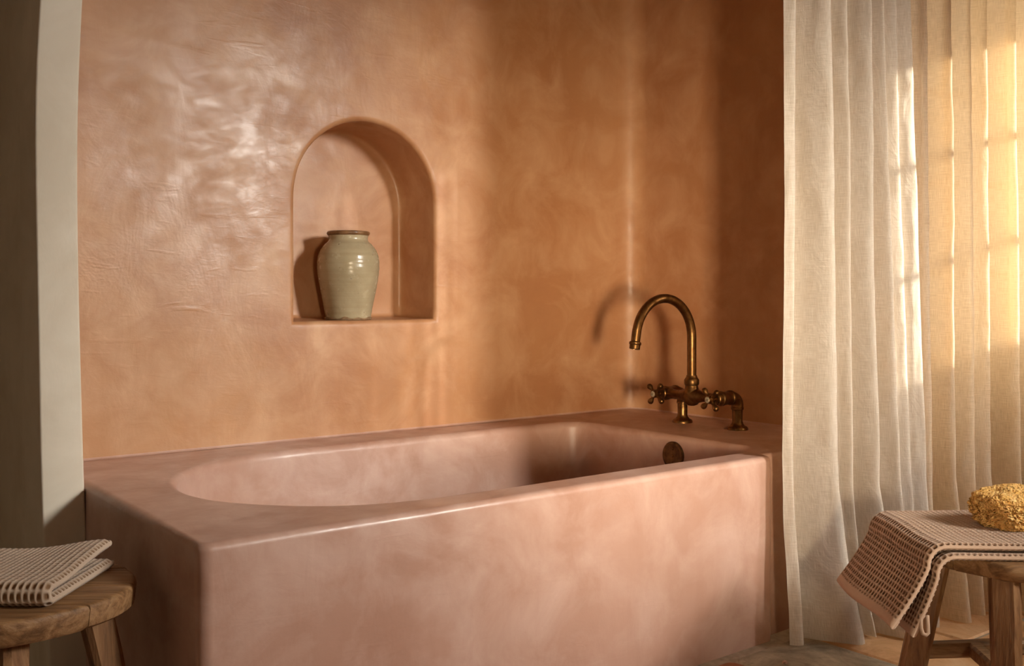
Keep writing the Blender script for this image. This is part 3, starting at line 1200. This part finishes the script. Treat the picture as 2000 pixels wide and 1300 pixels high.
def on_leg(L_, z):
    t = 1 - z / (ZS2 - 0.04)
    return (L_[0][0] + t * (L_[1][0] - L_[0][0]) - 1.32, L_[0][1] + t * (L_[1][1] - L_[0][1]) - 2.66, z)


zr = 0.185
pa, pb, pf = on_leg(LL, zr), on_leg(LR, zr), on_leg(LF, zr)
beam('stretcher', pa, pb, 0.034, 0.034, M['wood_seat'], st2, 0)
pm = (-0.085, pa[1] + 0.003, zr)
beam('stretcher', pf, pm, 0.034, 0.034, M['wood_seat'], st2, 0)

# ------------------------------------------------------------------ waffle towels
def waffle_sheet(name, Pfun, LA, LB, thick, cell, depth, mat, parent, hem_a=0.0, sub=6, edge_w=None):
    """closed padded sheet; Pfun(a,b) centre surface (arrays in, xyz out)"""
    na, nb = int(LA / cell * sub) + 1, int(LB / cell * sub) + 1

    def axis(L, n):
        r = thick / 2
        e = r * (1 - np.cos(np.linspace(0, math.pi / 2, 7)))
        return np.r_[e[:-1], np.linspace(r, L - r, n), (L - e[:-1])[::-1]]
    A, B = axis(LA, na), axis(LB, nb)
    a, b = np.meshgrid(A, B, indexing='ij')
    eps = 1e-4
    P = Pfun(a, b)
    Pa = (Pfun(a + eps, b) - Pfun(a - eps, b))
    Pb = (Pfun(a, b + eps) - Pfun(a, b - eps))
    N = np.cross(Pa, Pb)
    N /= np.linalg.norm(N, axis=-1)[..., None]
    r = thick / 2

    def edge(x, L):
        q = np.minimum(x, L - x)
        t = np.clip(q / r, 0, 1)
        return np.sqrt(np.clip(1 - (1 - t) ** 2, 0, 1))
    tau = r * np.minimum(edge(a, LA), edge(b, LB))
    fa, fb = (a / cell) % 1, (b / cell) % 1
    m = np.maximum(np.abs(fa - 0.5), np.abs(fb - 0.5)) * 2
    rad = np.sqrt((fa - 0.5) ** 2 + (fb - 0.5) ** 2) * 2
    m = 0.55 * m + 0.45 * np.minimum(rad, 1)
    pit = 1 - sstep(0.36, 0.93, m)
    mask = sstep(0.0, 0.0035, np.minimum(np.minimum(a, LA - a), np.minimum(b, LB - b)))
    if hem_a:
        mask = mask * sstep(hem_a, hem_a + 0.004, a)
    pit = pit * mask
    jit = 1 + 0.15 * np.sin(a * 91 + b * 37)
    h = depth * pit * jit
    top = P + N * (tau - h)[..., None]
    bot = P - N * (tau - h)[..., None]
    ni, nj = a.shape
    V = np.concatenate([top.reshape(-1, 3), bot.reshape(-1, 3)])
    I = np.arange(ni * nj).reshape(ni, nj)
    q = np.stack([I[:-1, :-1], I[1:, :-1], I[1:, 1:], I[:-1, 1:]], -1).reshape(-1, 4)
    q2 = q[:, ::-1] + ni * nj
    F = np.concatenate([q, q2]).tolist()
    # stitch the rim
    rim = list(I[:, 0]) + list(I[-1, 1:]) + list(I[::-1, -1][1:]) + list(I[0, ::-1][1:-1])
    for k in range(len(rim)):
        x, y = int(rim[k]), int(rim[(k + 1) % len(rim)])
        F.append((y, x, x + ni * nj, y + ni * nj))
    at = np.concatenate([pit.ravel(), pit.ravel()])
    o = link(name, V, F, mat, parent, attr=at)
    return o


# folded towel on the left stool: one doubled sheet, fold towards the viewer
T1 = (-0.925, 2.012)
tw1 = tag(empty('folded_towel', (wx, wy, ZS1), YAW), 'folded beige waffle-weave towel lying on the round stool', 'towel')
tw1_off = np.array((T1[0] - SC[0], T1[1] - SC[1]))
TH = 0.0235
LAYD, GAPR = 0.285, 0.0138
ARC = math.pi * GAPR


def towel1(a, b):
    # a: along bottom (back to front), round the fold, back along the top
    y = np.where(a < LAYD, LAYD - a, np.where(a < LAYD + ARC, 0, a - LAYD - ARC))
    th = np.clip((a - LAYD) / GAPR, 0, math.pi)
    zz = TH / 2 + 0.001 + GAPR * (1 - np.cos(th))
    y = y - GAPR * np.sin(th) * ((a >= LAYD) & (a <= LAYD + ARC))
    upper = a > LAYD + ARC
    x = -b
    # soft sag of the upper layer, lifted at the far right corner
    lift = upper * (0.014 * sstep(0.05, 0.28, y) * np.exp(-(b / 0.09) ** 2) + 0.004 * np.sin(b * 18 + 1) * sstep(0.02, 0.15, y))
    zz = zz + lift
    x = x - 0.018 * upper * sstep(0.0, 0.3, y) * 0.3 + 0.03 * y
    return np.stack([x + tw1_off[0] - 0.002, y + tw1_off[1] + 0.012, zz], -1)


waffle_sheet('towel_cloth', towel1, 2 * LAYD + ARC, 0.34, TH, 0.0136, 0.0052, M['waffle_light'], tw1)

# towel hanging over the right stool, two layers
tw2 = tag(empty('draped_towel', (wx2, wy2, ZS2), YAW), 'tan waffle-weave towel draped over the stool edge under the sponge', 'towel')


def draped(zoff, x_edge, hang, y0, out, flare, skew):
    Rb = 0.046

    def f(a, b):
        # a runs from the hanging hem up, over the edge, then along the seat
        arc = Rb * math.pi / 2
        t = np.clip((a - hang) / Rb, 0, math.pi / 2)
        zt = zoff
        drop = np.clip(hang - a, 0, None)
        z = np.where(a < hang, zt - Rb - drop * 0.93, zt - Rb + Rb * np.sin(t))
        x = np.where(a < hang, x_edge - Rb - out * (drop / hang) ** 1.2 * hang * 3.0, x_edge - Rb * np.cos(t))
        x = x + np.clip(a - hang - arc, 0, None)
        k = np.clip(drop / hang, 0, 1)
        y = y0 + b + skew * k * (1 - b / 0.4)
        z = z + 0.003 * np.sin(b * 22 + a * 9) * (a > hang) * 0.6
        x = x + flare * k * np.sin(b * 15.0 + 0.6)
        return np.stack([x, y, z], -1)
    return f


XE = 1.100 - 1.32
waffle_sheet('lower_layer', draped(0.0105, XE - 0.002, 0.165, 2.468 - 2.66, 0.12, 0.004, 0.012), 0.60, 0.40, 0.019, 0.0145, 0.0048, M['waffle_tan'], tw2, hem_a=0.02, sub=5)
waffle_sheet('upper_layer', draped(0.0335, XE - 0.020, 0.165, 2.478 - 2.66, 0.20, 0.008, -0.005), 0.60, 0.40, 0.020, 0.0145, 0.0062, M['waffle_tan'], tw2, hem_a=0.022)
lp = [(XE - 0.085, -0.178, -0.135), (XE - 0.086, -0.182, -0.165), (XE - 0.083, -0.186, -0.178), (XE - 0.076, -0.187, -0.181), (XE - 0.070, -0.186, -0.176), (XE - 0.069, -0.182, -0.16), (XE - 0.069, -0.178, -0.135)]
V, F = tube(lp, 0.005, 10)
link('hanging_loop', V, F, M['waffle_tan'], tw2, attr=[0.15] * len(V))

# ------------------------------------------------------------------ sponge
sx, sy = to_world(1.338, 2.67)
bm = bmesh.new()
bmesh.ops.create_icosphere(bm, subdivisions=8, radius=1.0)
Vs = np.array([v.co[:] for v in bm.verts])
Fs = [tuple(v.index for v in f.verts) for f in bm.faces]
bm.free()
out, pits = [], []
for p in Vs:
    d = Vector(p)
    # squarish cushion
    e = (abs(d.x) ** 2.6 + abs(d.y) ** 2.6 + abs(d.z) ** 2.6) ** (-1 / 2.6)
    q = d.copy()
    k = e * (1 + 0.13 * noise.noise(q * 1.6 + Vector((3, 1, 0))) + 0.08 * noise.noise(q * 3.8) + 0.05 * noise.noise(q * 8))
    w = noise.noise_vector(q * 5) * 0.09
    c1v = noise.voronoi((q + w) * 5.2)[0]
    c2v = noise.voronoi((q + w) * 10.5)[0]
    c3v = noise.voronoi((q + w) * 21.0)[0]
    face = min(1.0, max(0.0, 0.95 - d.z * 1.15 + 0.5 * noise.noise(q * 2.2)))
    h1 = max(0.0, 1 - c1v[0] / 0.40)
    h2 = max(0.0, 1 - c2v[0] / 0.50)
    h3 = max(0.0, 1 - c3v[0] / 0.55)
    on = 1.0 if noise.noise(q * 2.6 + Vector((9, 0, 0))) > -0.05 else 0.15
    pit = face * (0.55 * on * h1 ** 0.7 + 0.75 * h2 ** 0.8) + (0.2 + 0.3 * face) * h3
    k -= 0.19 * min(pit, 1.5)
    k += 0.022 * noise.noise(q * 26) + 0.010 * noise.noise(q * 60)
    z = d.z * k
    if z < -0.78:
        z = -0.78 + (z + 0.78) * 0.12
    out.append((d.x * k * 0.104, d.y * k * 0.080, z * 0.058 + 0.0462))
    pits.append(min(1, pit * 0.8))
spg = link('sea_sponge', out, Fs, M['sponge'], attr=pits)
spg.location = (sx, sy, ZS2 + 0.0445)
spg.rotation_euler = (0, 0, YAW + 0.2)
tag(spg, 'yellow natural sea sponge resting on the tan towel', 'sponge')

# ------------------------------------------------------------------ crumb on the grey tile
bm = bmesh.new()
for dx, dy, r in ((0, 0, 0.006), (0.008, 0.003, 0.005), (0.003, -0.007, 0.005), (0.011, -0.004, 0.003)):
    bmesh.ops.create_icosphere(bm, subdivisions=2, radius=r, matrix=Matrix.Translation((dx, dy, r * 0.7)))
for v in bm.verts:
    v.co += noise.noise_vector(v.co * 300) * 0.002
    v.co.z = max(v.co.z, 0.0)
cr = from_bm('plaster_crumb', bm, M['tub'], smooth=False)
cr.location = (1.765, -0.165, 0.0005)
tag(cr, 'tiny pink plaster crumb on the grey stone tile', 'crumb')
